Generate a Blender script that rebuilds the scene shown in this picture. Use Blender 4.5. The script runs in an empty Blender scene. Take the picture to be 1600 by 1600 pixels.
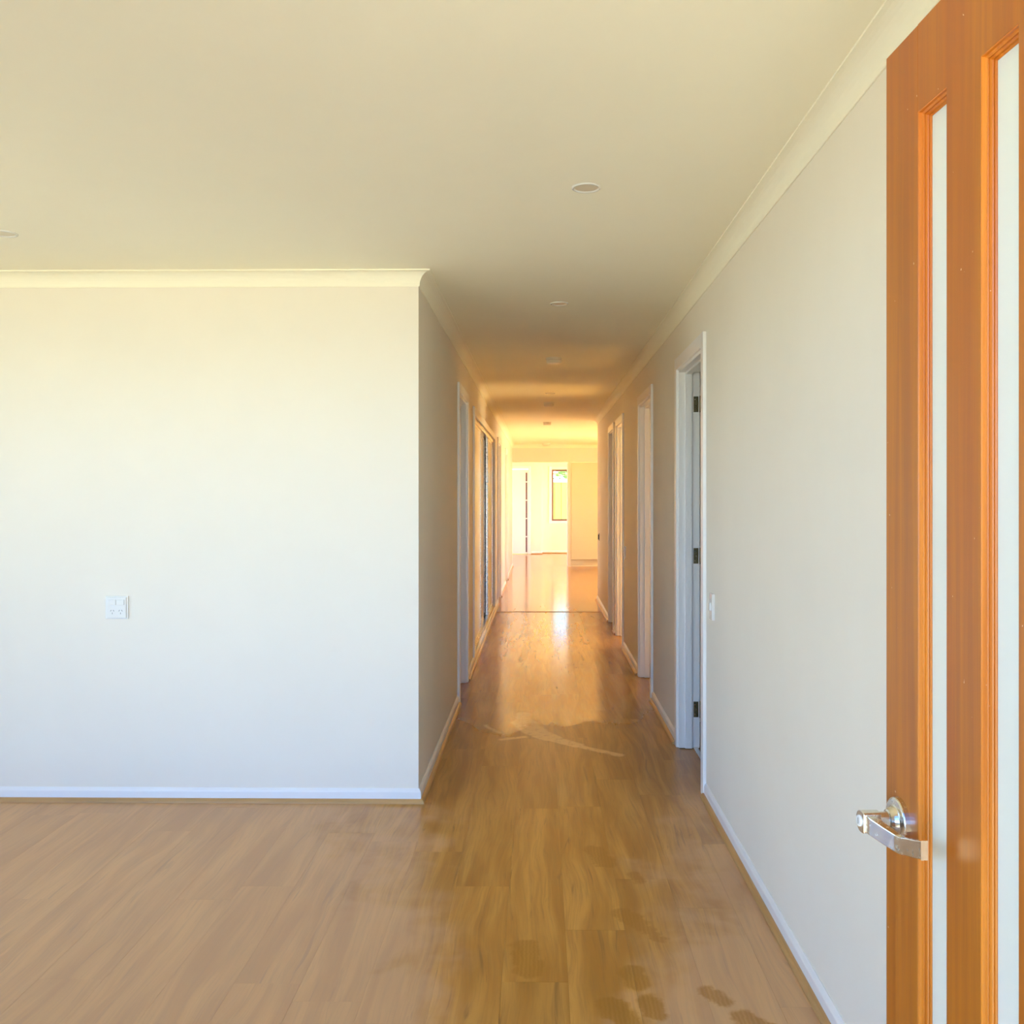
import bpy, bmesh, math, random
from mathutils import Vector, Matrix
random.seed(7)
S = bpy.context.scene
C = S.collection

# ------------------------------------------------------------------ camera
# x = right, y = down the hall, z = up.  Focal length 1500 px on a 1600 px frame.
EYE = 1.384
F_PX = 1500.0
YAW = math.radians(0.8)
cam = bpy.data.cameras.new('camera')
cam.sensor_width = 36.0
cam.lens = 36.0 * F_PX / 1600.0
cam.shift_x = -(44.0 - F_PX * math.tan(YAW)) / 1600.0
cam.shift_y = -24.5 / 1600.0
cam.clip_start = 0.02
camo = bpy.data.objects.new('camera', cam)
camo.location = (0, 0, EYE)
camo.rotation_euler = (math.pi / 2, 0, YAW)
C.objects.link(camo)
S.camera = camo

# ------------------------------------------------------------------ sky, sun, exposure
SKY_STRENGTH = 0.46
SUN_STRENGTH = 25.0
EXPOSURE = 2.2
world = bpy.data.worlds.new('world')
S.world = world
world.use_nodes = True
wn = world.node_tree
bg = wn.nodes['Background']
sky = wn.nodes.new('ShaderNodeTexSky')
sky.sky_type = 'NISHITA'
sky.sun_disc = False
sky.sun_elevation = math.radians(42)
sky.dust_density = 0.2
sky.ozone_density = 8.0
sky.air_density = 0.5
sky.sun_rotation = math.radians(75)
wn.links.new(sky.outputs[0], bg.inputs[0])
bg.inputs[1].default_value = SKY_STRENGTH
sun = bpy.data.lights.new('sun', 'SUN')
sun.energy = SUN_STRENGTH
sun.angle = math.radians(0.6)
sun.color = (1.0, 0.95, 0.58)
suno = bpy.data.objects.new('sun', sun)
sd = Vector((-0.80, -0.10, -0.62)).normalized()
suno.rotation_euler = sd.to_track_quat('-Z', 'Y').to_euler()
suno.location = (12, 14, 12)
C.objects.link(suno)
S.view_settings.view_transform = 'Standard'
S.view_settings.look = 'None'
S.view_settings.gamma = 1.0
S.view_settings.exposure = EXPOSURE
S.view_settings.use_curve_mapping = False
S.cycles.max_bounces = 11
S.cycles.diffuse_bounces = 9
S.cycles.glossy_bounces = 4
S.cycles.transparent_max_bounces = 12
S.cycles.sample_clamp_indirect = 12.0
S.cycles.use_denoising = True


def portal(loc, size_x, size_y, direction):
    """Marks a window opening for sky sampling; gives off no light of its own."""
    l = bpy.data.lights.new('sky_portal', 'AREA')
    l.shape = 'RECTANGLE'
    l.size, l.size_y = size_x, size_y
    l.cycles.is_portal = True
    o = bpy.data.objects.new('sky_portal', l)
    o.location = loc
    o.rotation_euler = Vector(direction).to_track_quat('-Z', 'Z' if abs(direction[2]) < .9 else 'Y').to_euler()
    C.objects.link(o)


# ------------------------------------------------------------------ dimensions
H = 2.40            # ceiling
XR = 0.765          # hall right wall
XL = -0.55          # hall left wall
YF = 4.335          # living room end wall
YIN = 0.45          # inside face of the entry wall
YOUT = 0.22
XLL = -4.7          # living room outer left wall
XRR = 4.0           # house outer right wall
YREC = 12.80        # right hall wall ends, family area opens
YB = 18.90          # bulkhead / far opening
YBACK = 23.40
WT = 0.11

# ------------------------------------------------------------------ node helpers
class NT:
    def __init__(s, name):
        s.m = bpy.data.materials.new(name)
        s.m.use_nodes = True
        s.t = s.m.node_tree
        s.b = s.t.nodes['Principled BSDF']
        s.out = s.t.nodes['Material Output']

    def new(s, kind, **kw):
        n = s.t.nodes.new(kind)
        for k, v in kw.items():
            setattr(n, k, v)
        return n

    def put(s, sock, v):
        if isinstance(v, bpy.types.NodeSocket):
            s.t.links.new(v, sock)
        else:
            sock.default_value = v

    def math(s, op, a, b=0.0, c=0.0, clamp=False):
        n = s.new('ShaderNodeMath', operation=op, use_clamp=clamp)
        s.put(n.inputs[0], a); s.put(n.inputs[1], b); s.put(n.inputs[2], c)
        return n.outputs[0]

    def vmath(s, op, a, b=(0, 0, 0)):
        n = s.new('ShaderNodeVectorMath', operation=op)
        s.put(n.inputs[0], a)
        if op == 'SCALE':
            s.put(n.inputs['Scale'], b)
        else:
            s.put(n.inputs[1], b)
        return n.outputs['Value'] if op in ('DOT_PRODUCT', 'LENGTH', 'DISTANCE') else n.outputs[0]

    def smooth(s, v, lo, hi, a=0.0, b=1.0):
        n = s.new('ShaderNodeMapRange', interpolation_type='SMOOTHSTEP')
        s.put(n.inputs[0], v)
        for i, q in zip((1, 2, 3, 4), (lo, hi, a, b)):
            s.put(n.inputs[i], q)
        return n.outputs[0]

    def lin(s, v, lo, hi, a=0.0, b=1.0):
        n = s.new('ShaderNodeMapRange')
        s.put(n.inputs[0], v)
        for i, q in zip((1, 2, 3, 4), (lo, hi, a, b)):
            s.put(n.inputs[i], q)
        return n.outputs[0]

    def noise(s, vec, scale, detail=3.0, rough=0.5, dist=0.0):
        n = s.new('ShaderNodeTexNoise')
        s.put(n.inputs['Vector'], vec)
        n.inputs['Scale'].default_value = scale
        n.inputs['Detail'].default_value = detail
        n.inputs['Roughness'].default_value = rough
        n.inputs['Distortion'].default_value = dist
        return n.outputs[0]

    def mix(s, f, a, b, mode='MIX'):
        n = s.new('ShaderNodeMix', data_type='RGBA', blend_type=mode)
        s.put(n.inputs[0], f)
        for i, q in ((6, a), (7, b)):
            if not isinstance(q, bpy.types.NodeSocket) and len(q) == 3:
                q = (*q, 1)
            s.put(n.inputs[i], q)
        return n.outputs[2]

    def pos(s):
        return s.new('ShaderNodeNewGeometry').outputs['Position']

    def objpos(s):
        return s.new('ShaderNodeTexCoord').outputs['Object']

    def bump(s, h, strength, dist):
        n = s.new('ShaderNodeBump')
        n.inputs['Strength'].default_value = strength
        n.inputs['Distance'].default_value = dist
        s.put(n.inputs['Height'], h)
        s.t.links.new(n.outputs[0], s.b.inputs['Normal'])


def paint(name, col, rough, var=0.03, bump=0.0, coat=0.0):
    n = NT(name)
    p = n.pos()
    v = n.noise(p, 2.3, 4, .6)
    k = n.lin(v, .3, .7, 1 - var, 1 + var)
    n.put(n.b.inputs['Base Color'], n.vmath('SCALE', col, k))
    n.b.inputs['Roughness'].default_value = rough
    if coat:
        n.b.inputs['Coat Weight'].default_value = coat
        n.b.inputs['Coat Roughness'].default_value = .12
    if bump:
        n.bump(n.noise(p, 180, 2), bump, .0006)
    return n.m


def metal(name, col, rough, var=.25, metallic=1.0):
    n = NT(name)
    p = n.pos()
    v = n.noise(p, 60, 4, .65)
    n.put(n.b.inputs['Base Color'], n.vmath('SCALE', col, n.lin(v, .3, .7, 1 - var * .5, 1 + var * .2)))
    n.put(n.b.inputs['Roughness'], n.lin(v, .3, .7, rough * .7, rough * 1.4))
    n.b.inputs['Metallic'].default_value = metallic
    return n.m


def door_timber(name, k):
    n = NT(name)
    p = n.objpos()
    q = n.vmath('MULTIPLY', p, (60, 60, 1.6))
    g = n.noise(q, 1.0, 5, .65, .4)
    big = n.noise(n.vmath('MULTIPLY', p, (9, 9, .8)), 1.0, 3, .5, .3)
    c = n.mix(n.smooth(g, .3, .72), (.33, .090, .005), (.46, .150, .009))
    c = n.mix(n.smooth(big, .35, .7, 0, .55), c, (.36, .080, .006))
    c = n.vmath('SCALE', c, k)
    # small pale dust flecks and scuffs
    fl = n.noise(n.vmath('MULTIPLY', p, (150, 150, 120)), 1.0, 1, .4)
    c = n.mix(n.smooth(fl, .80, .84, 0, .8), c, (.80, .62, .46))
    n.put(n.b.inputs['Base Color'], c)
    n.put(n.b.inputs['Roughness'], n.lin(g, .3, .7, .30, .42))
    n.bump(g, .12, .0006)
    return n.m


def floor_timber(with_planks):
    n = NT('timber_look_plank' if with_planks else 'timber_look_floor')
    P = n.pos()
    sx = n.new('ShaderNodeSeparateXYZ'); n.put(sx.inputs[0], P)
    x, y = sx.outputs[0], sx.outputs[1]
    if with_planks:
        rnd = n.new('ShaderNodeObjectInfo').outputs['Random']
    else:
        rnd = .5
    off = n.new('ShaderNodeCombineXYZ')
    n.put(off.inputs[0], n.math('MULTIPLY', rnd, 37.0))
    n.put(off.inputs[1], n.math('MULTIPLY', rnd, 91.0))
    PP = n.vmath('ADD', P, off.outputs[0])
    warp = n.noise(n.vmath('MULTIPLY', PP, (4, 1.1, 1)), 1.0, 2, .5)
    wv = n.new('ShaderNodeCombineXYZ')
    n.put(wv.inputs[0], n.math('MULTIPLY', n.math('SUBTRACT', warp, .5), .12))
    PW = n.vmath('ADD', PP, wv.outputs[0])
    broad = n.noise(n.vmath('MULTIPLY', PW, (13, 1.0, 1)), 1.0, 3, .55, .5)
    fine = n.noise(n.vmath('MULTIPLY', PW, (95, 3.2, 1)), 1.0, 5, .65, .3)
    vein = n.noise(n.vmath('MULTIPLY', PW, (30, 1.7, 1)), 1.0, 3, .6, 1.2)
    c = n.mix(n.smooth(broad, .32, .70), (.42, .193, .032), (.61, .325, .076))
    c = n.mix(n.smooth(fine, .42, .72, 0, .5), c, (.32, .165, .045))
    c = n.mix(n.smooth(vein, .60, .74, 0, .7), c, (.25, .125, .036))
    knot = n.noise(n.vmath('MULTIPLY', PW, (8, 3, 1)), 1.0, 1, .4)
    c = n.mix(n.smooth(knot, .80, .90, 0, .5), c, (.21, .088, .032))
    c = n.vmath('SCALE', c, n.lin(rnd, 0, 1, .95, 1.05))
    # ---- builder's dust on the living room side; wiped and damp down the hall
    n1 = n.noise(P, 3.2, 3, .55, .4)
    n2 = n.noise(n.vmath('MULTIPLY', P, (9, 5, 1)), 1.0, 3, .6)
    hw = n.lin(y, 2.1, 4.9, .17, 1.15)
    t = n.math('DIVIDE', n.math('ABSOLUTE', n.math('SUBTRACT', x, .02)), hw)
    t = n.math('ADD', t, n.math('MULTIPLY', n.math('SUBTRACT', n1, .5), 1.7))
    t = n.math('ADD', t, n.math('MULTIPLY', n.math('SUBTRACT', n2, .5), .8))
    D = n.smooth(t, .50, 1.15)
    D = n.math('MULTIPLY', D, n.smooth(y, 4.3, 5.6, 1.0, 0.0))

    def capsule(px, py, a, b, r, soft):
        cv = n.new('ShaderNodeCombineXYZ'); n.put(cv.inputs[0], px); n.put(cv.inputs[1], py)
        pa = n.vmath('SUBTRACT', cv.outputs[0], (a[0], a[1], 0))
        ba = (b[0] - a[0], b[1] - a[1], 0)
        L2 = ba[0] ** 2 + ba[1] ** 2
        h = n.math('DIVIDE', n.vmath('DOT_PRODUCT', pa, ba), L2, clamp=True)
        d = n.vmath('LENGTH', n.vmath('SUBTRACT', pa, n.vmath('SCALE', ba, h)))
        return n.smooth(d, r - soft, r + soft, 1.0, 0.0)
    j = n.math('MULTIPLY', n.math('SUBTRACT', n.noise(P, 22, 3, .6), .5), .05)
    xx, yy = n.math('ADD', x, j), n.math('ADD', y, j)
    foot = None
    for a, b, r in (((.275, 3.19), (.315, 3.12), .040), ((.335, 3.08), (.372, 3.005), .026),
                    ((.265, 2.80), (.275, 2.73), .036), ((.30, 2.64), (.31, 2.57), .032),
                    ((.19, 2.62), (.235, 2.52), .040), ((.47, 2.69), (.50, 2.64), .028),
                    ((.54, 2.56), (.58, 2.50), .034), ((.34, 3.52), (.36, 3.46), .022),
                    ((.21, 3.77), (.25, 3.62), .040), ((-.05, 2.95), (-.03, 2.80), .042)):
        f = capsule(xx, yy, a, b, r, .010)
        foot = f if foot is None else n.math('MAXIMUM', foot, f)
    tread = n.new('ShaderNodeTexWave'); tread.inputs['Scale'].default_value = 26
    tread.inputs['Distortion'].default_value = 3
    n.put(tread.inputs[0], n.vmath('MULTIPLY', P, (1, 1.6, 1)))
    foot = n.math('MULTIPLY', foot, n.lin(tread.outputs[1], 0, 1, .65, 1.0))
    D = n.math('MULTIPLY', D, n.math('SUBTRACT', 1.0, foot))
    # mop edge: the floor beyond it is still damp
    edge = n.math('ADD', y, n.math('MULTIPLY', n.math('SUBTRACT', n.noise(n.vmath('MULTIPLY', P, (2.2, 1.2, 1)), 1.0, 2, .5), .5), 1.5))
    edge = n.math('ADD', edge, n.math('MULTIPLY', n.math('SUBTRACT', n.noise(n.vmath('MULTIPLY', P, (20, 9, 1)), 1.0, 2, .5), .5), .25))
    W = n.smooth(edge, 5.82, 5.95)
    W = n.math('MULTIPLY', W, n.smooth(n.math('ABSOLUTE', n.math('SUBTRACT', x, .05)), .38, .46, 1.0, .35))
    # dried swirl left by the mop
    sm = None
    jx = n.math('ADD', x, n.math('MULTIPLY', n.math('SUBTRACT', n.noise(P, 9, 2, .5), .5), .05))
    for a, b, r in (((-.105, 6.10), (-.10, 5.88), .055), ((-.10, 5.88), (-.03, 5.64), .075), ((-.03, 5.64), (.06, 5.50), .065),
                    ((.06, 5.50), (.20, 5.34), .045), ((.20, 5.34), (.42, 5.14), .026),
                    ((-.33, 5.80), (-.24, 5.62), .014), ((-.30, 5.72), (-.22, 5.58), .010), ((-.22, 5.46), (-.09, 5.52), .020)):
        f = capsule(jx, y, a, b, r, .012)
        sm = f if sm is None else n.math('MAXIMUM', sm, f)
    streak = n.noise(n.vmath('MULTIPLY', P, (26, 26, 1)), 1.0, 3, .6)
    sm = n.math('MULTIPLY', sm, n.smooth(streak, .30, .50, .35, .9))
    c = n.mix(n.math('MULTIPLY', D, .45), c, (.70, .475, .315))
    c = n.mix(n.math('MULTIPLY', foot, .75), c, (.36, .160, .016))
    c = n.mix(n.math('MULTIPLY', sm, .85), c, (.90, .66, .32))
    n.put(n.b.inputs['Base Color'], c)
    r = n.lin(D, 0, 1, .30, .46)
    wetr = n.lin(n.noise(n.vmath('MULTIPLY', P, (7, 3, 1)), 1.0, 3, .6), .3, .7, .14, .14)
    W = n.math('MAXIMUM', W, n.smooth(y, 11.49, 11.51))
    mx = n.new('ShaderNodeMix'); mx.data_type = 'FLOAT'
    n.put(mx.inputs[0], W); n.put(mx.inputs[2], r); n.put(mx.inputs[3], wetr)
    r2 = n.math('ADD', mx.outputs[0], n.math('MULTIPLY', sm, .02))
    n.put(n.b.inputs['Roughness'], r2)
    n.b.inputs['IOR'].default_value = 1.5
    hgt = n.math('ADD', n.math('MULTIPLY', fine, .5), n.math('MULTIPLY', n.noise(n.vmath('MULTIPLY', P, (5, 9, 1)), 1.0, 2), .5))
    n.bump(hgt, .10, .0010)
    return n.m


def frosted():
    n = NT('frosted_glass')
    p = n.objpos()
    v = n.noise(p, 3.0, 2)
    col = n.mix(v, (.90, .93, .82), (.94, .95, .88))
    n.put(n.b.inputs['Base Color'], col)
    n.b.inputs['Roughness'].default_value = .32
    tr = n.new('ShaderNodeBsdfTranslucent'); n.put(tr.inputs[0], col)
    ms = n.new('ShaderNodeMixShader'); ms.inputs[0].default_value = .4
    n.t.links.new(n.b.outputs[0], ms.inputs[1]); n.t.links.new(tr.outputs[0], ms.inputs[2])
    n.t.links.new(ms.outputs[0], n.out.inputs[0])
    return n.m


def clear_glass():
    n = NT('window_glass')
    tr = n.new('ShaderNodeBsdfTransparent'); tr.inputs[0].default_value = (.96, .98, .96, 1)
    gl = n.new('ShaderNodeBsdfGlossy'); gl.inputs['Roughness'].default_value = .02
    fr = n.new('ShaderNodeFresnel'); fr.inputs[0].default_value = 1.45
    ms = n.new('ShaderNodeMixShader')
    n.t.links.new(fr.outputs[0], ms.inputs[0])
    n.t.links.new(tr.outputs[0], ms.inputs[1]); n.t.links.new(gl.outputs[0], ms.inputs[2])
    n.t.links.new(ms.outputs[0], n.out.inputs[0])
    return n.m


def leafy():
    n = NT('leaf_green')
    v = n.noise(n.pos(), 9, 3)
    n.put(n.b.inputs['Base Color'], n.mix(v, (.16, .26, .05), (.40, .50, .16)))
    n.b.inputs['Roughness'].default_value = .6
    return n.m


WALL = paint('wall_paint', (.85, .788, .665), .62, .015, .05)
CEIL = paint('ceiling_paint', (.95, .91, .735), .75, .01)
TRIM = paint('gloss_trim_paint', (.86, .855, .83), .28, .01)
CUPB = paint('cupboard_laminate', (.82, .76, .56), .35, .01)
SLIDE = paint('satin_sliding_panel', (.78, .70, .50), .30, .02)
ALU = metal('champagne_aluminium', (.72, .66, .55), .25)
PLAS = paint('white_plastic', (.76, .75, .71), .25, .01)
PLASC = paint('cream_plastic', (.80, .75, .60), .30, .01)
LENS = paint('frosted_lens', (.70, .64, .50), .35, .02)
DARK = paint('dark_slot', (.10, .095, .085), .5, .02)
BRONZE = metal('aged_hinge_steel', (.20, .17, .09), .35)
NICKEL = metal('brushed_nickel', (.80, .76, .68), .22)
TIMBER = door_timber('varnished_timber', 1.0)
BEAD_LIT = door_timber('varnished_bead_lit', 1.35)  # brighter copy of the door timber: light on the beads put into colour
PLANK = floor_timber(True)
FLOORM = floor_timber(False)
QUAD = paint('timber_bead', (.50, .285, .105), .35, .10)
FROST = frosted()
GLASS = clear_glass()
WFRAME = paint('brown_window_frame', (.16, .060, .062), .4, .04)
TINT = paint('dark_tinted_pane', (.15, .065, .055), .15, .05)
CONC = paint('concrete', (.27, .265, .275), .85, .08)
FENCE = paint('fence_sheet', (.34, .35, .07), .5, .05)
FRAIL = paint('fence_rail_paint', (.78, .76, .62), .4, .03)
LEAF = leafy()
BARK = paint('bark', (.20, .13, .08), .8, .1)
STRIP = metal('floor_joint_strip', (.28, .17, .07), .4, .2, .6)
BLACK = paint('black_metal', (.035, .028, .02), .35, .02)

# ------------------------------------------------------------------ mesh helpers
def bx(bm, x0, x1, y0, y1, z0, z1):
    v = [bm.verts.new(p) for p in ((x0, y0, z0), (x1, y0, z0), (x1, y1, z0), (x0, y1, z0),
                                   (x0, y0, z1), (x1, y0, z1), (x1, y1, z1), (x0, y1, z1))]
    for f in ((3, 2, 1, 0), (4, 5, 6, 7), (0, 1, 5, 4), (1, 2, 6, 5), (2, 3, 7, 6), (3, 0, 4, 7)):
        bm.faces.new([v[i] for i in f])


def link(name, bm, mat, parent=None, smooth=False, bevel=0.0, seg=2):
    if bevel:
        bmesh.ops.bevel(bm, geom=list(bm.edges), offset=bevel, segments=seg, affect='EDGES', profile=.6)
    bmesh.ops.recalc_face_normals(bm, faces=list(bm.faces))
    me = bpy.data.meshes.new(name)
    bm.to_mesh(me); bm.free()
    if smooth:
        for p in me.polygons:
            p.use_smooth = True
    o = bpy.data.objects.new(name, me)
    C.objects.link(o)
    if mat:
        me.materials.append(mat)
    if parent:
        o.parent = parent
        o.matrix_parent_inverse = Matrix.Translation(-parent.location)
    return o


def boxes(name, lst, mat, parent=None, bevel=0.0, seg=2):
    bm = bmesh.new()
    for b in lst:
        bx(bm, *b)
    return link(name, bm, mat, parent, bevel=bevel, seg=seg)


def tag(o, label, cat=None, group=None, kind=None):
    o['label'] = label
    if cat: o['category'] = cat
    if group: o['group'] = group
    if kind: o['kind'] = kind
    return o


def empty(name, loc, label, cat=None, group=None, kind=None):
    o = bpy.data.objects.new(name, None)
    o.location = loc
    o.empty_display_size = .05
    C.objects.link(o)
    return tag(o, label, cat, group, kind)


def sweep(bm, prof, path):
    """prof: (out from wall, z). Room lies on the right of the path. Mitred corners, capped ends."""
    pts = [Vector(p) for p in path]
    nrm = []
    for a, b in zip(pts, pts[1:]):
        d = (b - a).normalized()
        nrm.append(Vector((d.y, -d.x)))
    rings = []
    for i, p in enumerate(pts):
        if i == 0: o = nrm[0]
        elif i == len(pts) - 1: o = nrm[-1]
        else:
            o = (nrm[i - 1] + nrm[i]) / (1 + nrm[i - 1].dot(nrm[i]))
        rings.append([bm.verts.new((p.x + o.x * u, p.y + o.y * u, z)) for u, z in prof])
    k = len(prof)
    for r0, r1 in zip(rings, rings[1:]):
        for i in range(k):
            j = (i + 1) % k
            bm.faces.new((r0[i], r0[j], r1[j], r1[i]))
    bm.faces.new(rings[0][::-1]); bm.faces.new(rings[-1])


SKIRT = [(0, 0.0), (.012, 0.0), (.012, .048), (.0105, .053), (.005, .061), (.003, .064), (0, .064)]
QPROF = [(.012, 0.0)] + [(.012 + .017 * math.cos(a), .019 * math.sin(a)) for a in [i * math.pi / 10 for i in range(0, 6)]]
COVE = [(0, H), (0, H - .068), (.004, H - .068), (.0055, H - .064)] + \
       [(.055 - .0495 * math.cos(a), H - .064 + .058 * math.sin(a)) for a in [i * math.pi / 2 / 8 for i in range(1, 9)]] + \
       [(.058, H - .006), (.058, H)]
ARCHW, ARCHT = .066, .016


def skirting(name, qname, path, where):
    bm = bmesh.new(); sweep(bm, SKIRT, path)
    o = tag(link(name, bm, TRIM), 'white painted skirting board ' + where, kind='structure')
    bm = bmesh.new(); sweep(bm, QPROF, path)
    tag(link(qname, bm, QUAD), 'thin timber quarter bead along the floor ' + where, kind='structure')


def wall_along_y(name, xa, xb, y0, y1, openings, label):
    lst = []
    y = y0
    for (a, b, za, zb) in sorted(openings):
        if a > y: lst.append((xa, xb, y, a, 0, H))
        if zb < H: lst.append((xa, xb, a, b, zb, H))
        if za > 0: lst.append((xa, xb, a, b, 0, za))
        y = b
    if y < y1: lst.append((xa, xb, y, y1, 0, H))
    return tag(boxes(name, lst, WALL), label, kind='structure')


def wall_along_x(name, ya, yb, x0, x1, openings, label):
    lst = []
    x = x0
    for (a, b, za, zb) in sorted(openings):
        if a > x: lst.append((x, a, ya, yb, 0, H))
        if zb < H: lst.append((a, b, ya, yb, zb, H))
        if za > 0: lst.append((a, b, ya, yb, 0, za))
        x = b
    if x < x1: lst.append((x, x1, ya, yb, 0, H))
    return tag(boxes(name, lst, WALL), label, kind='structure')


# ------------------------------------------------------------------ shell
tag(boxes('ground', [(-30, 30, -30, 50, -.30, -.14)], CONC), 'pale concrete paving around the house', kind='structure')
floor = tag(boxes('floor', [(XLL, XRR, YOUT, YBACK + .2, -.14, -.004)], FLOORM), 'timber look plank floor, dusty at the front and damp down the hall', kind='structure')
tag(boxes('ceiling', [(XLL - .3, XRR + .3, YOUT - .05, YBACK + .4, H, H + .12)], CEIL), 'flat cream plaster ceiling', kind='structure')

# door openings in the hall walls (y0, y1)
HEAD = 2.085
R = [(4.49, 5.31), (6.57, 7.37), (8.83, 9.55), (9.94, 10.58)]
L = [(6.43, 7.13), (12.37, 13.17), (15.07, 15.87)]
CUP = (7.89, 11.40, .085, 2.06)
wall_along_y('wall_right', XR, XR + WT, YIN, YREC, [(a, b, 0, HEAD) for a, b in R], 'long cream painted right wall of the hall with four doorways')
wall_along_y('wall_left', XL - WT, XL, YF, YB, [(a, b, 0, HEAD) for a, b in L] + [CUP], 'cream painted left wall of the hall with doorways and cupboard')
tag(boxes('wall_living_end', [(XLL, XL - WT, YF, YF + WT, 0, H)], WALL), 'plain pale wall facing the entry with a power outlet', kind='structure')
WIN_F = (-3.9, -1.75, .12, 2.10)
DOOR_X = (-.45, .625)
wall_along_x('wall_entry', YOUT, YIN, XLL, XR + WT, [WIN_F, (DOOR_X[0], DOOR_X[1], 0, 2.12)], 'entry wall with front doorway and an added unseen window')
wall_along_y('wall_outer_left', XLL - .2, XLL, YOUT, YBACK, [(.65, 3.05, .12, 2.2), (19.2, 22.9, .05, 2.2)], 'outer left wall of the house')
wall_along_y('wall_outer_right', XRR, XRR + .2, YOUT, YBACK, [(6.5, 7.3, 1.3, 2.1), (8.7, 9.8, .4, 2.1), (14.8, 16.8, .05, 2.15), (19.5, 22.9, .05, 2.2)], 'outer right wall of the house')
tag(boxes('wall_family_near', [(XR + WT, XRR, YREC - WT, YREC, 0, H)], WALL), 'wall closing the bedrooms from the family area', kind='structure')
tag(boxes('wall_bedroom_front', [(XR + WT, XRR, YOUT, YIN, 0, H)], WALL), 'front wall of the first bedroom', kind='structure')
tag(boxes('wall_bedroom_divider', [(XR + WT, XRR, 5.9, 6.0, 0, H), (XR + WT, XRR, 8.2, 8.3, 0, H), (XR + WT, XRR, 9.82, 9.88, 0, H)], WALL), 'dividing walls between the right bedrooms', kind='structure')
tag(boxes('wall_room_divider', [(XLL, XL - WT, 7.55, 7.65, 0, H), (XLL, XL - WT, 11.5, 11.6, 0, H), (-1.3, -1.2, 7.65, 11.5, 0, H)], WALL), 'dividing walls between the left rooms', kind='structure')
# bulkhead over the far opening
FAR_OP = (XL, .545, 2.058)
tag(boxes('wall_bulkhead', [(XL - WT, XRR, YB, YB + .12, FAR_OP[2], H), (FAR_OP[1], FAR_OP[1] + .055, YB, YB + .62, 0, FAR_OP[2]),
                            (1.75, XRR, YB, YB + .12, 0, FAR_OP[2]), (XLL, XL, YB, YB + .12, 0, H)], WALL),
    'bulkhead wall across the far end of the hall above the opening', kind='structure')
WIN_B = (.28, 1.25, .785, 2.04)
wall_along_x('wall_back', YBACK, YBACK + .2, .03, XRR, [WIN_B], 'pale back wall of the far room with a window')
tag(boxes('wall_back_return', [(XLL, -1.06, 23.05, 23.6, 0, H), (-.27, .03, 23.05, 23.6, 0, H), (-1.06, -.27, 23.05, 23.6, 2.05, H)], WALL), 'bright projecting wall beside the far door', kind='structure')

# planks: each one a piece of the floor
PW = .19
def plank(x0, x1, y0, y1):
    g = .0002
    bm = bmesh.new()
    bx(bm, x0 + g, x1 - g, y0 + g, y1 - g, -.0035, 0)
    bm.verts.ensure_lookup_table()
    for i in range(4, 8):
        bm.verts[i].co.z += random.uniform(-.00022, 0)
    link('plank', bm, PLANK, floor)
k = 0
x = XLL + .03
while x < XR - .005:
    x1 = min(x + PW, XR)
    hall = x1 > XL + .02
    yend = YB if hall else YF
    lo = max(x, XLL)
    if hall and lo < XL: lo = lo
    y = YIN - random.uniform(0, 1.4)
    if lo < -3.4: y = 2.0
    while y < yend:
        y1 = min(y + random.choice((1.22, 1.22, 1.52)), yend)
        a = max(y, YIN)
        if hall and lo < XL and y1 > YF:
            # the plank that runs under the corner of the left wall is cut along it
            if a < YF: plank(lo, x1, a, YF)
            plank(XL, x1, max(a, YF), y1)
        elif y1 > a + .02:
            plank(lo, x1, a, y1)
        k += 1
        y = y1
    x = x1
tag(boxes('trim_1', [(XL + .02, XR - .02, 11.485, 11.515, -.001, .0035)], STRIP), 'thin dark joint strip across the hall floor', kind='structure')

# ------------------------------------------------------------------ cornices and skirtings
n_trim = [1]
def cornice(path, where):
    n_trim[0] += 1
    bm = bmesh.new(); sweep(bm, COVE, path)
    tag(link('trim_%d' % n_trim[0], bm, CEIL), 'coved plaster cornice ' + where, kind='structure')
cornice([(XLL, YF), (XL, YF), (XL, YB), (XRR, YB)], 'around the left wall corner, the hall and the bulkhead')
cornice([(XRR, YREC), (XR, YREC), (XR, YIN)], 'along the right hall wall')
AW = ARCHW - .006
def base_num():
    n_trim[0] += 1
    return 'trim_%d' % n_trim[0]
skirting('baseboard_left', base_num(), [(XLL, YF), (XL, YF), (XL, L[0][0] - AW)], 'round the left wall corner')
skirting('baseboard_left_hall', base_num(), [(XL, L[0][1] + AW), (XL, L[1][0] - AW)], 'under the sliding cupboard')
skirting('baseboard_left_passage', base_num(), [(XL, L[1][1] + AW), (XL, L[2][0] - AW)], 'between the two far left doors')
skirting('baseboard_left_far', base_num(), [(XL, L[2][1] + AW), (XL, YB)], 'before the far opening on the left')
skirting('baseboard_right', base_num(), [(XR, R[0][0] - AW), (XR, YIN)], 'beneath the light switch on the right wall')
skirting('baseboard_right_hall', base_num(), [(XR, R[1][0] - AW), (XR, R[0][1] + AW)], 'between the first and second right doors')
skirting('baseboard_right_passage', base_num(), [(XR, R[2][0] - AW), (XR, R[1][1] + AW)], 'between the second and third right doors')
skirting('baseboard_right_short', base_num(), [(XR, R[3][0] - AW), (XR, R[2][1] + AW)], 'between the third and fourth right doors')
skirting('baseboard_right_far', base_num(), [(XRR, YREC), (XR, YREC), (XR, R[3][1] + AW)], 'at the far end of the right wall')
skirting('baseboard_back', base_num(), [(-.21, 23.05), (.03, 23.05), (.03, 23.4), (XRR, 23.4)], 'under the far window')

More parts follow.
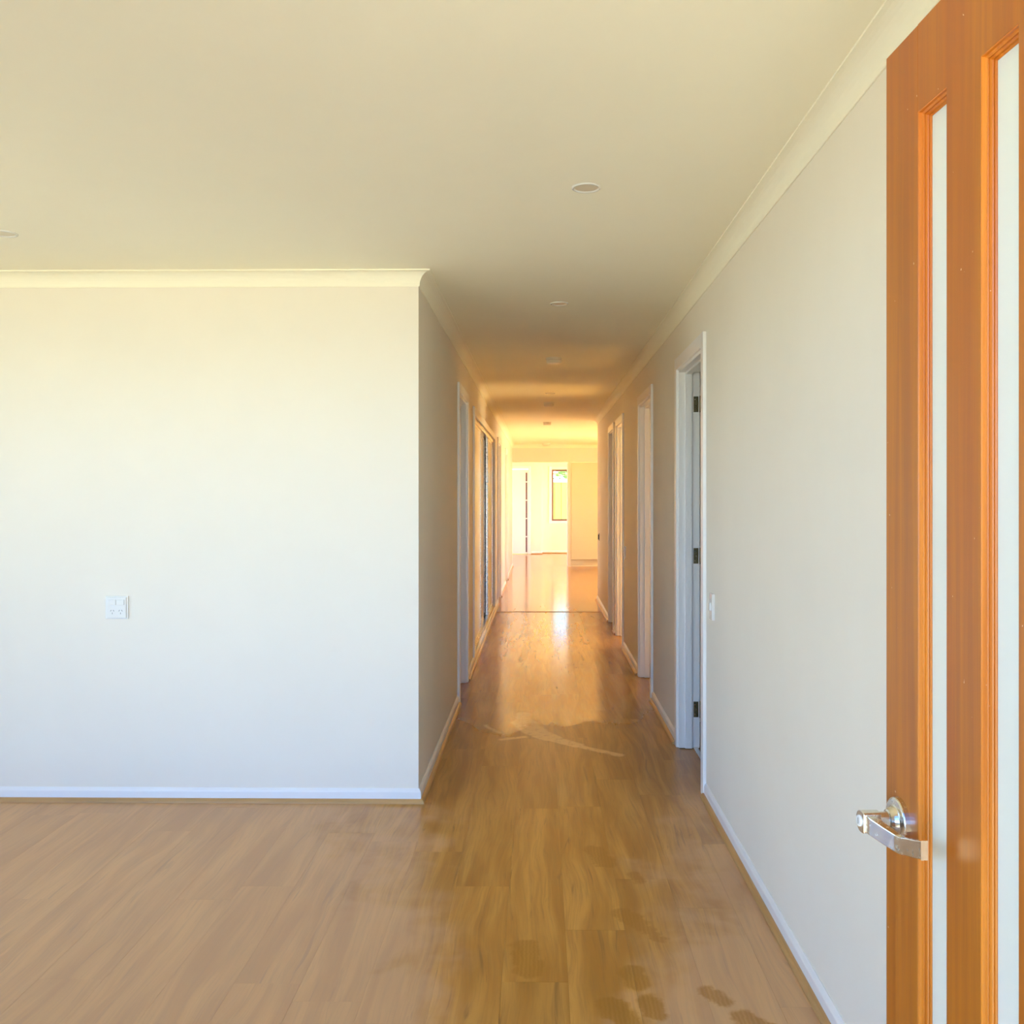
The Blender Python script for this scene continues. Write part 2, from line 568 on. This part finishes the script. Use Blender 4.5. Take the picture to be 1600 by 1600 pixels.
# ------------------------------------------------------------------ hall doors
dn = [1]
def hall_door(s, y0, y1, leaf, label, hinges_far=False, striker=False):
    """s=+1 right wall, -1 left wall."""
    dn[0] += 1
    xw = XR if s > 0 else XL
    def bd(d0, d1, a, b, z0, z1):
        p, q = xw + s * d0, xw + s * d1
        return (min(p, q), max(p, q), a, b, z0, z1)
    e = empty('door_%d' % dn[0], (xw + s * .05, (y0 + y1) / 2, 0), label, kind='structure')
    J = .020
    hz = HEAD - J
    # jamb linings
    boxes('jamb', [bd(-.003, WT + .003, y0, y0 + J, 0, HEAD)], TRIM, e, .0015, 1)
    far = boxes('jamb', [bd(-.003, WT + .003, y1 - J, y1, 0, HEAD)], TRIM, e, .0015, 1)
    boxes('head_jamb', [bd(-.003, WT + .003, y0 + J, y1 - J, hz, HEAD)], TRIM, e, .0015, 1)
    # stops
    boxes('door_stop', [bd(.032, .068, y0 + J, y0 + J + .011, 0, hz), bd(.032, .068, y1 - J - .011, y1 - J, 0, hz),
                        bd(.032, .068, y0 + J + .011, y1 - J - .011, hz - .011, hz)], TRIM, e)
    # architraves on the hall side
    w = ARCHW
    r = .006
    for nm, b in (('architrave', bd(-ARCHT, 0, y0 + r - w, y0 + r, 0, HEAD - r + w)), ('architrave', bd(-ARCHT, 0, y1 - r, y1 - r + w, 0, HEAD - r + w)),
                  ('head_architrave', bd(-ARCHT, 0, y0 + r, y1 - r, HEAD - r, HEAD - r + w))):
        boxes(nm, [b], TRIM, e, .003, 2)
    T = .035
    if leaf == 'closed':
        lf = boxes('door_leaf', [bd(.070, .070 + T, y0 + J + .003, y1 - J - .003, .008, hz - .003)], TRIM, e, .001, 1)
    elif leaf == 'open_far':     # swung 90 degrees into the room, hung on the far jamb
        wd = y1 - y0 - 2 * J - .006
        lf = boxes('door_leaf', [bd(WT + .010, WT + .010 + wd, y1 - J - .012, y1 - J - .012 + T, .010, hz - .003)], TRIM, e, .001, 1)
    else:                        # swung into the room, hung on the near jamb
        wd = y1 - y0 - 2 * J - .006
        lf = boxes('door_leaf', [bd(WT + .010, WT + .010 + wd, y0 + J + .012 - T, y0 + J + .012, .010, hz - .003)], TRIM, e, .001, 1)
    if hinges_far:
        for z in (1.89, 1.057, .213):
            h = boxes('hinge', [bd(.078, .105, y1 - J - .0025, y1 - J + .001, z - .043, z + .043)], BRONZE, e, .001, 1)
            bm = bmesh.new()
            bmesh.ops.create_cone(bm, cap_ends=True, segments=12, radius1=.0065, radius2=.0065, depth=.09,
                                  matrix=Matrix.Translation((xw + s * (WT + .006), y1 - J - .006, z)))
            link('hinge_pin', bm, BRONZE, h, True)
            for dz in (-.026, 0, .026):
                bm = bmesh.new()
                bmesh.ops.create_cone(bm, cap_ends=True, segments=10, radius1=.0042, radius2=.003, depth=.002,
                                      matrix=Matrix.Translation((xw + s * (.086 + (.006 if dz == 0 else 0)), y1 - J - .0035, z + dz)) @ Matrix.Rotation(math.pi / 2, 4, 'X'))
                link('screw', bm, NICKEL, h)
    if striker:
        boxes('striker_plate', [bd(.075, .103, y1 - J - .002, y1 - J + .001, .88, .95)], NICKEL, e, .0008, 1)
    return e

hall_door(1, *R[0], 'open_far', 'nearest open white doorway on the right with three dark hinges', hinges_far=True)
hall_door(1, *R[1], 'open_near', 'second white doorway on the right wall with a small striker plate', striker=True)
hall_door(1, *R[2], 'open_near', 'third white door on the right, beyond the far light switch')
hall_door(1, *R[3], 'closed', 'fourth white door on the right, nearest the dark wall pull')
hall_door(-1, *L[0], 'open_near', 'nearest white doorway on the left hall wall before the sliding cupboard')
hall_door(-1, *L[1], 'closed', 'white door on the left just past the floor joint strip')
hall_door(-1, *L[2], 'closed', 'last white door on the left before the far opening')
# metal strip where the first room's floor covering starts
tag(boxes('trim_40', [(XR + .075, XR + .100, R[0][0] + .02, R[0][1] - .02, -.001, .006)], NICKEL), 'pale metal threshold strip in the first right doorway', kind='structure')

# ------------------------------------------------------------------ sliding linen cupboard in the left wall
cu = empty('sliding_cupboard', (XL, 9.65, .085), 'built in cupboard with three satin sliding doors in the left hall wall', 'cupboard')
ca, cb, cz0, cz1 = CUP
w = ARCHW
boxes('architrave', [(XL, XL + ARCHT, ca - w + .006, ca + .006, .066, cz1 + w - .006)], TRIM, cu, .003)
boxes('architrave', [(XL, XL + ARCHT, cb - .006, cb + w - .006, .066, cz1 + w - .006)], TRIM, cu, .003)
boxes('head_architrave', [(XL, XL + ARCHT, ca + .006, cb - .006, cz1 - .006, cz1 + w - .006)], TRIM, cu, .003)
boxes('side_lining', [(XL - .12, XL, ca, ca + .018, cz0, cz1)], TRIM, cu)
boxes('side_lining', [(XL - .12, XL, cb - .018, cb, cz0, cz1)], TRIM, cu)
boxes('top_track', [(XL - .10, XL - .004, ca + .018, cb - .018, cz1 - .045, cz1)], ALU, cu, .002, 1)
boxes('bottom_track', [(XL - .10, XL - .004, ca + .018, cb - .018, cz0, cz0 + .010)], ALU, cu, .001, 1)
for (a, b, d) in ((ca + .02, 9.16, .012), (9.10, 10.42, .050), (10.36, cb - .02, .012)):
    dr = boxes('sliding_door', [(XL - d - .022, XL - d - .008, a + .02, b - .02, cz0 + .03, cz1 - .055)], SLIDE, cu)
    boxes('stile', [(XL - d - .028, XL - d, a, a + .032, cz0 + .012, cz1 - .046)], ALU, dr, .003, 2)
    boxes('stile', [(XL - d - .028, XL - d, b - .032, b, cz0 + .012, cz1 - .046)], ALU, dr, .003, 2)
    boxes('rail', [(XL - d - .026, XL - d - .002, a + .032, b - .032, cz0 + .012, cz0 + .045)], ALU, dr, .002, 1)
    boxes('rail', [(XL - d - .026, XL - d - .002, a + .032, b - .032, cz1 - .072, cz1 - .046)], ALU, dr, .002, 1)

# ------------------------------------------------------------------ entry door (open, seen at a slant on the right)
U0 = Vector((.522, 1.456, 0)); ud = Vector((.061, -1.0, 0)).normalized()
nd = Vector((ud.y, -ud.x, 0))                       # points into the hall (towards -x)
DM = Matrix((( ud.x, nd.x, 0, U0.x), (ud.y, nd.y, 0, U0.y), (0, 0, 1, 0), (0, 0, 0, 1)))   # (u, n, z) -> world
ED = empty('door_1', U0, 'open orange brown timber entry door with frosted glass strips and lever handle', kind='structure')
DT, DZ0, DZ1 = .040, .012, 2.044
def dlink(name, bm, mat, parent=None, **kw):
    bmesh.ops.transform(bm, matrix=DM, verts=list(bm.verts))
    return link(name, bm, mat, parent or ED, **kw)
def dbox(name, u0, u1, n0, n1, z0, z1, mat, parent=None, bevel=.0, seg=2):
    bm = bmesh.new(); bx(bm, u0, u1, n0, n1, z0, z1)
    return dlink(name, bm, mat, parent, bevel=bevel, seg=seg)
ST, SL, ML = .1056, .083, .0865
slots = [(ST + i * (SL + ML), ST + i * (SL + ML) + SL) for i in range(5)]
DW = slots[-1][1] + ST
ZS0, ZS1 = .22, 1.922
dbox('lock_stile', 0, ST, -DT, 0, DZ0, DZ1, TIMBER, bevel=.0015, seg=2)
dbox('hinge_stile', slots[-1][1], DW, -DT, 0, DZ0, DZ1, TIMBER, bevel=.0015, seg=2)
dbox('top_rail', ST, slots[-1][1], -DT, 0, ZS1, DZ1, TIMBER)
dbox('bottom_rail', ST, slots[-1][1], -DT, 0, DZ0, ZS0, TIMBER)
for (a, b), (c, d) in zip(slots, slots[1:]):
    dbox('mullion', b, c, -DT, 0, ZS0, ZS1, TIMBER)
BEAD = [(0, -.0005), (.0012, -.0012), (.0016, -.0045), (.0030, -.0058), (.0044, -.0062), (.0050, -.0070), (.0044, -.0080),
        (.0040, -.0088), (.0052, -.0096), (.0066, -.0108), (.0072, -.0124), (.0064, -.0134), (.0080, -.0142), (.0090, -.0155), (.0090, -.0170)]
for (a, b) in slots:
    pane = dbox('glass_pane', a - .004, b + .004, -.0225, -.0165, ZS0 - .004, ZS1 + .004, FROST)
    for flip in (0, 1):     # bead on both faces
        bm = bmesh.new()
        rings = []
        for ins, dep in BEAD:
            nn = dep if not flip else -DT - dep
            rings.append([bm.verts.new((q, nn, z)) for q, z in ((a + ins, ZS0 + ins), (b - ins, ZS0 + ins), (b - ins, ZS1 - ins), (a + ins, ZS1 - ins))])
        for r0, r1 in zip(rings, rings[1:]):
            for i in range(4):
                jn = (i + 1) % 4
                bm.faces.new((r0[i], r0[jn], r1[jn], r1[i]))
        # back of the bead against the frame
        bk = [bm.verts.new((q, (-.017 if not flip else -DT + .017), z)) for q, z in ((a, ZS0), (b, ZS0), (b, ZS1), (a, ZS1))]
        for i in range(4):
            jn = (i + 1) % 4
            bm.faces.new((rings[-1][i], rings[-1][jn], bk[jn], bk[i]))
        dlink('glazing_bead', bm, BEAD_LIT)

# lever handle
hu, hz = .0500, .912
lev = dbox('latch_plate', -.0015, .0005, -DT / 2 - .012, -DT / 2 + .012, hz - .06, hz + .06, NICKEL)
def lathe(bm, prof, seg=40):
    """profile (radius, n) turned about the n axis at the handle centre"""
    rings = []
    for r, nn in prof:
        rings.append([bm.verts.new((hu + r * math.cos(t), nn, hz + r * math.sin(t))) for t in [2 * math.pi * i / seg for i in range(seg)]])
    for r0, r1 in zip(rings, rings[1:]):
        for i in range(seg):
            jn = (i + 1) % seg
            bm.faces.new((r0[i], r0[jn], r1[jn], r1[i]))
    bm.faces.new(rings[-1])
    bm.faces.new(rings[0][::-1])
bm = bmesh.new()
lathe(bm, [(.0330, .0), (.0330, .0070), (.0322, .0085), (.0305, .0092), (.0225, .0095), (.0205, .0105), (.0185, .0160), (.0160, .0195), (.0135, .0205)])
rose = dlink('handle_rose', bm, NICKEL)
for p in rose.data.polygons: p.use_smooth = len(p.vertices) == 4 and False
bm = bmesh.new()
lathe(bm, [(.0130, .019), (.0130, .034), (.0122, .036)], 28)
dlink('handle_neck', bm, NICKEL, rose)
# hub: round on the lock side, squared towards the lever, key cylinder in its face
bm = bmesh.new()
prof = [(.0155 * math.cos(t), .0155 * math.sin(t)) for t in [math.pi / 2 + math.pi * i / 14 for i in range(15)]] + [(.010, -.0150), (.0135, -.0130), (.0135, .0130), (.010, .0150)]
lo = [bm.verts.new((hu + a, .034, hz + b)) for a, b in prof]
hi = [bm.verts.new((hu + a, .060, hz + b)) for a, b in prof]
kk = len(prof)
for i in range(kk):
    jn = (i + 1) % kk
    bm.faces.new((lo[i], lo[jn], hi[jn], hi[i]))
bm.faces.new(hi); bm.faces.new(lo[::-1])
lever = dlink('lever_hub', bm, NICKEL, bevel=.0012, seg=2)
bm = bmesh.new()
bmesh.ops.create_cone(bm, cap_ends=True, segments=24, radius1=.0085, radius2=.0080, depth=.003,
                      matrix=Matrix.Translation((hu - .002, .0605, hz)) @ Matrix.Rotation(-math.pi / 2, 4, 'X'))
cyl = dlink('key_cylinder', bm, PLAS, lever)
dbox('key_slot', hu - .0028, hu - .0012, .0610, .0624, hz - .0045, hz + .0045, DARK, lever)
# lever blade: thick strap that leaves the hub, dips back towards the door and runs level to the hinge side
bm = bmesh.new()
path = [(.010, .0500, .0), (.020, .0475, -.002), (.040, .0375, -.008), (.056, .0290, -.0125), (.066, .0265, -.0128), (.085, .0262, -.0075), (.110, .0270, -.001), (.135, .0280, .006)]
wz = [.0125, .0122, .0120, .0118, .0118, .0118, .0120, .0120]
th = [.0075, .0070, .0060, .0052, .0048, .0045, .0042, .0038]
rings = []
for (du, nn, dz), hh, tt in zip(path, wz, th):
    rings.append([bm.verts.new((hu + du, nn + sa * tt, hz + dz + sb * hh)) for sa, sb in ((1, -1), (1, -.6), (1, .6), (1, 1), (-1, 1), (-1, -1))])
for r0, r1 in zip(rings, rings[1:]):
    for i in range(6):
        jn = (i + 1) % 6
        bm.faces.new((r0[i], r0[jn], r1[jn], r1[i]))
bm.faces.new(rings[0]); bm.faces.new(rings[-1][::-1])
dlink('lever_blade', bm, NICKEL, lever, bevel=.0010, seg=2)
# hinges at the wall end and the frame the door hangs in
HX = U0 + ud * DW
for z in (.25, 1.03, 1.80):
    dbox('hinge', DW, DW + .012, -DT - .004, -DT + .012, z - .05, z + .05, NICKEL)
boxes('frame_jamb', [(DOOR_X[1] - .0, DOOR_X[1] + .03, YOUT, YIN + .005, 0, 2.12)], TIMBER, ED)
boxes('frame_jamb', [(DOOR_X[0] - .03, DOOR_X[0], YOUT, YIN + .005, 0, 2.12)], TIMBER, ED)
boxes('frame_head', [(DOOR_X[0] - .03, DOOR_X[1] + .03, YOUT, YIN + .005, 2.12, 2.15)], TIMBER, ED)

# ------------------------------------------------------------------ windows (only the far one is seen, the rest are added for light)
def window(n, axis, plane, a0, a1, z0, z1, label, bars, frame, depth=.05, trim=None):
    """axis 'x': opening spans x at y=plane; 'y': spans y at x=plane. trim: side (+1/-1) the white surround sits on."""
    def B(p0, p1, d0, d1, za, zb):
        return (p0, p1, plane + d0, plane + d1, za, zb) if axis == 'x' else (plane + d0, plane + d1, p0, p1, za, zb)
    loc = ((a0 + a1) / 2, plane, z0) if axis == 'x' else (plane, (a0 + a1) / 2, z0)
    e = empty('window_%d' % n, loc, label, kind='structure')
    f = .04
    boxes('window_frame', [B(a0, a1, 0, depth, z0, z0 + f), B(a0, a1, 0, depth, z1 - f, z1), B(a0, a0 + f, 0, depth, z0 + f, z1 - f), B(a1 - f, a1, 0, depth, z0 + f, z1 - f)], frame, e)
    xs = [a0 + f] + list(bars) + [a1 - f]
    for q in bars:
        boxes('mullion', [B(q - .02, q + .02, .005, depth - .005, z0 + f, z1 - f)], frame, e)
    for p, q in zip(xs, xs[1:]):
        boxes('glass_pane', [B(p, q, depth / 2 - .003, depth / 2 + .003, z0 + f - .002, z1 - f + .002)], GLASS, e)
    return e
window(1, 'x', YBACK + .06, *WIN_B[:2], *WIN_B[2:], 'dark brown framed window in the far room looking onto a fence', (.77,), WFRAME)
w1 = bpy.data.objects['window_1']
for b in ((WIN_B[0] - .065, WIN_B[0] + .004, YBACK - .016, YBACK, WIN_B[2] - .065, WIN_B[3] + .065), (WIN_B[1] - .004, WIN_B[1] + .065, YBACK - .016, YBACK, WIN_B[2] - .065, WIN_B[3] + .065),
          (WIN_B[0] + .004, WIN_B[1] - .004, YBACK - .016, YBACK, WIN_B[3] - .004, WIN_B[3] + .065), (WIN_B[0] + .004, WIN_B[1] - .004, YBACK - .016, YBACK, WIN_B[2] - .065, WIN_B[2] + .004)):
    boxes('architrave', [b], TRIM, w1, .003, 1)
window(2, 'x', YOUT + .05, *WIN_F[:2], *WIN_F[2:], 'unseen front window behind the camera, added to light the living room', (-2.82,), WFRAME)  # added opening that lets sky light onto the living room walls
window(3, 'y', XRR + .06, 14.8, 16.8, .05, 2.15, 'unseen glazed sliding door on the right, added to bring sun into the family area', (15.8,), WFRAME)  # added so a sun patch on the floor bounces golden light
window(8, 'y', XRR + .06, 19.5, 22.9, .05, 2.2, 'unseen glazed door on the right, added to light the far room', (21.2,), WFRAME)  # added opening, lets sun and sky brighten the far room
window(5, 'y', XLL - .12, 19.2, 22.9, .05, 2.2, 'unseen glazed door on the left, added to light the far room', (21.1,), WFRAME)  # added out of view for whiter sky light in the far room
window(7, 'y', XRR + .06, 6.5, 7.3, 1.3, 2.1, 'unseen small high window added to light the second right bedroom', (), WFRAME)  # added to spill some daylight through the second doorway
window(4, 'y', XRR + .06, 8.7, 9.8, .4, 2.1, 'unseen tall window added to the third right room to light the hall', (), WFRAME)  # added so the sunny room floor throws warm light across the hall
portal((XRR + .22, 9.25, 1.25), 1.1, 1.7, (-1, 0, 0))
window(6, 'y', XLL - .12, .65, 3.05, .12, 2.2, 'unseen wide side window on the left, added to brighten the living room', (1.85,), WFRAME)  # added out of view to lift the light on the right wall
portal((XRR + .22, 6.9, 1.7), .8, .8, (-1, 0, 0))
portal((XLL - .22, 1.85, 1.16), 2.5, 2.15, (1, 0, 0))
portal(((WIN_F[0] + WIN_F[1]) / 2, YOUT - .02, 1.11), 2.2, 2.05, (0, 1, 0))
portal((.09, YOUT - .02, 1.06), 1.1, 2.15, (0, 1, 0))
portal((XRR + .22, 15.8, 1.1), 2.1, 2.15, (-1, 0, 0))
portal((XRR + .22, 21.2, 1.12), 3.5, 2.2, (-1, 0, 0))
portal((XLL - .22, 21.05, 1.12), 3.8, 2.2, (1, 0, 0))
portal(((WIN_B[0] + WIN_B[1]) / 2, YBACK + .22, 1.41), 1.0, 1.3, (0, -1, 0))

# ------------------------------------------------------------------ far door with a narrow strip of dark panes
fd = empty('door_9', (-.66, 23.05, 0), 'white far room door with a narrow column of dark panes', kind='structure')
px0, px1 = -.348, -.312
boxes('door_leaf', [(-1.04, px0, 23.06, 23.10, .005, 2.03), (px1, -.29, 23.06, 23.10, .005, 2.03), (px0, px1, 23.085, 23.10, .005, 2.03), (px0, px1, 23.06, 23.085, 1.965, 2.03)], TRIM, fd)
zs = [.03, .415, .85, 1.29, 1.73, 1.965]
for a, b in zip(zs, zs[1:]):
    boxes('dark_pane', [(px0, px1, 23.068, 23.076, a + .012, b - .012)], TINT, fd)
    boxes('glazing_bar', [(px0, px1, 23.062, 23.080, a - .012, a + .012)], TRIM, fd)
boxes('architrave', [(-.29, -.225, 23.034, 23.05, 0, 2.105)], TRIM, fd, .003, 1)
boxes('architrave', [(-1.105, -1.04, 23.034, 23.05, 0, 2.105)], TRIM, fd, .003, 1)
boxes('head_architrave', [(-1.04, -.29, 23.034, 23.05, 2.04, 2.105)], TRIM, fd, .003, 1)

# ------------------------------------------------------------------ tall cupboard beside the far opening
tc = empty('tall_cupboard', (1.17, YB + .12, 0), 'tall flush cream cupboard right of the far opening', 'cupboard')
boxes('carcass', [(.605, 1.745, YB + .155, YB + .62, 0.125, FAR_OP[2] - .004)], CUPB, tc)
boxes('kickboard', [(.605, 1.745, YB + .20, YB + .22, 0, .122)], CUPB, tc)
for a, b in ((.612, 1.172), (1.178, 1.738)):
    boxes('cupboard_door', [(a, b, YB + .133, YB + .153, .135, FAR_OP[2] - .022)], CUPB, tc, .0015, 1)

# ------------------------------------------------------------------ ceiling fittings
def turned(name, prof, centre, mat, parent, seg=40, smooth=True):
    bm = bmesh.new()
    rings = []
    for r, z in prof:
        rings.append([bm.verts.new((centre[0] + r * math.cos(t), centre[1] + r * math.sin(t), z)) for t in [2 * math.pi * i / seg for i in range(seg)]])
    for r0, r1 in zip(rings, rings[1:]):
        for i in range(seg):
            jn = (i + 1) % seg
            bm.faces.new((r0[i], r0[jn], r1[jn], r1[i]))
    if prof[0][0] > .0001: bm.faces.new(rings[0])
    bm.faces.new(rings[-1])
    return link(name, bm, mat, parent)
def downlight(x, y, label):
    e = empty('downlight', (x, y, H), label, 'downlight', 'recessed ceiling downlights')
    bm = bmesh.new()
    prof = [(.0490, H), (.0485, H - .003), (.0455, H - .005), (.0420, H - .005), (.0395, H - .002), (.0385, H - .0005)]
    seg = 48
    rings = [[bm.verts.new((x + r * math.cos(t), y + r * math.sin(t), z)) for t in [2 * math.pi * i / seg for i in range(seg)]] for r, z in prof]
    for r0, r1 in zip(rings, rings[1:]):
        for i in range(seg):
            jn = (i + 1) % seg
            bm.faces.new((r0[i], r0[jn], r1[jn], r1[i]))
    link('trim_ring', bm, PLAS, e, True)
    turned('lens', [(.0392, H - .0002), (.0392, H - .0012), (.02, H - .0016), (.002, H - .0016)], (x, y), LENS, e)
downlight(.152, 3.16, 'round recessed downlight nearest the entry above the hall mouth')
downlight(-2.07, 3.68, 'round recessed downlight over the living room at the left edge')
downlight(.10, 5.06, 'round recessed downlight just before the first smoke alarm')
downlight(.10, 9.45, 'faint round downlight between the first and second smoke alarms')
def alarm(x, y, label, r=.058, h=.042):
    e = empty('smoke_alarm', (x, y, H), label, 'smoke alarm', 'round ceiling smoke alarms')
    turned('base_plate', [(r, H), (r, H - .012), (r * .93, H - .013)], (x, y), PLASC, e)
    turned('vent_band', [(r * .86, H - .012), (r * .86, H - .022)], (x, y), LENS, e)
    turned('cover', [(r * .95, H - .021), (r * .93, H - h + .008), (r * .80, H - h), (r * .3, H - h - .001), (.002, H - h - .001)], (x, y), PLASC, e)
alarm(.10, 7.05, 'cream round smoke alarm nearest the living room')
alarm(.095, 10.4, 'second smoke alarm, over the hall beside the third door')
alarm(.095, 13.15, 'third smoke alarm, where the hall opens out on the right')
e = empty('ceiling_light', (.12, 18.45, H), 'small round ceiling light in front of the far bulkhead', 'ceiling light')
turned('base_ring', [(.085, H), (.085, H - .014), (.078, H - .016)], (.12, 18.45), PLASC, e)
turned('diffuser', [(.077, H - .015), (.070, H - .038), (.045, H - .052), (.002, H - .056)], (.12, 18.45), PLASC, e)

# ------------------------------------------------------------------ wall fittings
# double power outlet on the living room end wall
ox = (179.5 - 844) / 1500 * YF; oz = EYE - (950 - 775.5) / 1500 * YF
po = empty('power_outlet', (ox, YF, oz), 'white double power outlet with two switches on the pale left wall', 'power outlet')
hw_ = .052
boxes('plate', [(ox - hw_, ox + hw_, YF - .006, YF, oz - hw_, oz + hw_)], PLAS, po, .002, 2)
boxes('face', [(ox - hw_ + .008, ox + hw_ - .008, YF - .0105, YF - .005, oz - hw_ + .006, oz + hw_ - .006)], PLAS, po, .0015, 2)
for k, sx_ in enumerate((-.019, .019)):
    sw = boxes('rocker_switch', [(ox + sx_ - .017, ox + sx_ + .017, YF - .0145, YF - .010, oz + .012, oz + .036)], PLAS, po, .0015, 2)
    sw.rotation_euler = (0, 0, 0)
    for dx, dz, rot in ((-.0062, -.014, .5), (.0062, -.014, -.5), (0, -.026, 0)):
        bm = bmesh.new(); bx(bm, -.0010, .0010, -.0003, .0003, -.0038, .0038)
        bmesh.ops.transform(bm, matrix=Matrix.Translation((ox + sx_ + dx, YF - .0107, oz + dz)) @ Matrix.Rotation(rot, 4, 'Y'), verts=list(bm.verts))
        link('socket_slot', bm, DARK, po)
def switch(y, z, label):
    e = empty('light_switch', (XR, y, z), label, 'light switch', 'white wall light switches')
    boxes('plate', [(XR - .013, XR, y - .036, y + .036, z - .058, z + .058)], PLAS, e, .003, 2)
    b = boxes('rocker', [(XR - .020, XR - .012, y - .010, y + .010, z - .017, z + .017)], PLAS, e, .002, 2)
switch(4.25, .897, 'white light switch plate on the right wall beside the nearest doorway')
switch(8.60, .88, 'distant white light switch plate between the second and third right doors')
wp = empty('wall_pull', (XR, 12.45, .86), 'small dark metal pull at the far end of the right wall', 'pull handle')
boxes('plate', [(XR - .004, XR, 12.40, 12.50, .81, .905)], BLACK, wp, .001, 1)
boxes('grip', [(XR - .016, XR - .003, 12.43, 12.47, .825, .89)], BLACK, wp, .003, 2)

# ------------------------------------------------------------------ outside the far window: fence and a tree
fe = empty('fence', (.8, 27.0, -.14), 'sunlit pale green panel fence with white rail outside the far window', 'fence')
for i in range(22):
    x0 = -1.3 + i * .19
    boxes('fence_panel', [(x0 + .004, x0 + .165, 27.0, 27.02, -.10, 1.78)], FENCE, fe, .004, 1)
boxes('backing_sheet', [(-1.3, 2.88, 27.022, 27.03, -.10, 1.78)], FENCE, fe)
boxes('top_rail', [(-1.32, 2.9, 26.98, 27.06, 1.78, 1.86)], FRAIL, fe, .006, 1)
boxes('bottom_rail', [(-1.32, 2.9, 26.985, 27.05, -.14, -.08)], FRAIL, fe, .006, 1)
tr = empty('tree', (.9, 29.2, -.14), 'leafy green tree rising behind the fence', 'tree')
bm = bmesh.new()
bmesh.ops.create_cone(bm, cap_ends=True, segments=12, radius1=.14, radius2=.08, depth=2.2, matrix=Matrix.Translation((.9, 29.2, .95)))
link('trunk', bm, BARK, tr)
bm = bmesh.new()
rr = random.Random(3)
for i in range(900):
    th_, ph = rr.uniform(0, 6.283), math.acos(rr.uniform(-1, 1))
    q = rr.uniform(.55, 1.0)
    c = Vector((.9 + 1.5 * q * math.sin(ph) * math.cos(th_), 29.2 + 1.1 * q * math.sin(ph) * math.sin(th_), 2.7 + 1.1 * q * math.cos(ph)))
    m = Matrix.Translation(c) @ Matrix.Rotation(rr.uniform(0, 6.28), 4, 'Z') @ Matrix.Rotation(rr.uniform(-1, 1), 4, 'X')
    a = .13
    vs = [bm.verts.new(m @ Vector(p)) for p in ((-a, 0, 0), (0, -a * .5, .02), (a, 0, 0), (0, a * .5, .02))]
    bm.faces.new(vs)
link('foliage', bm, LEAF, tr)
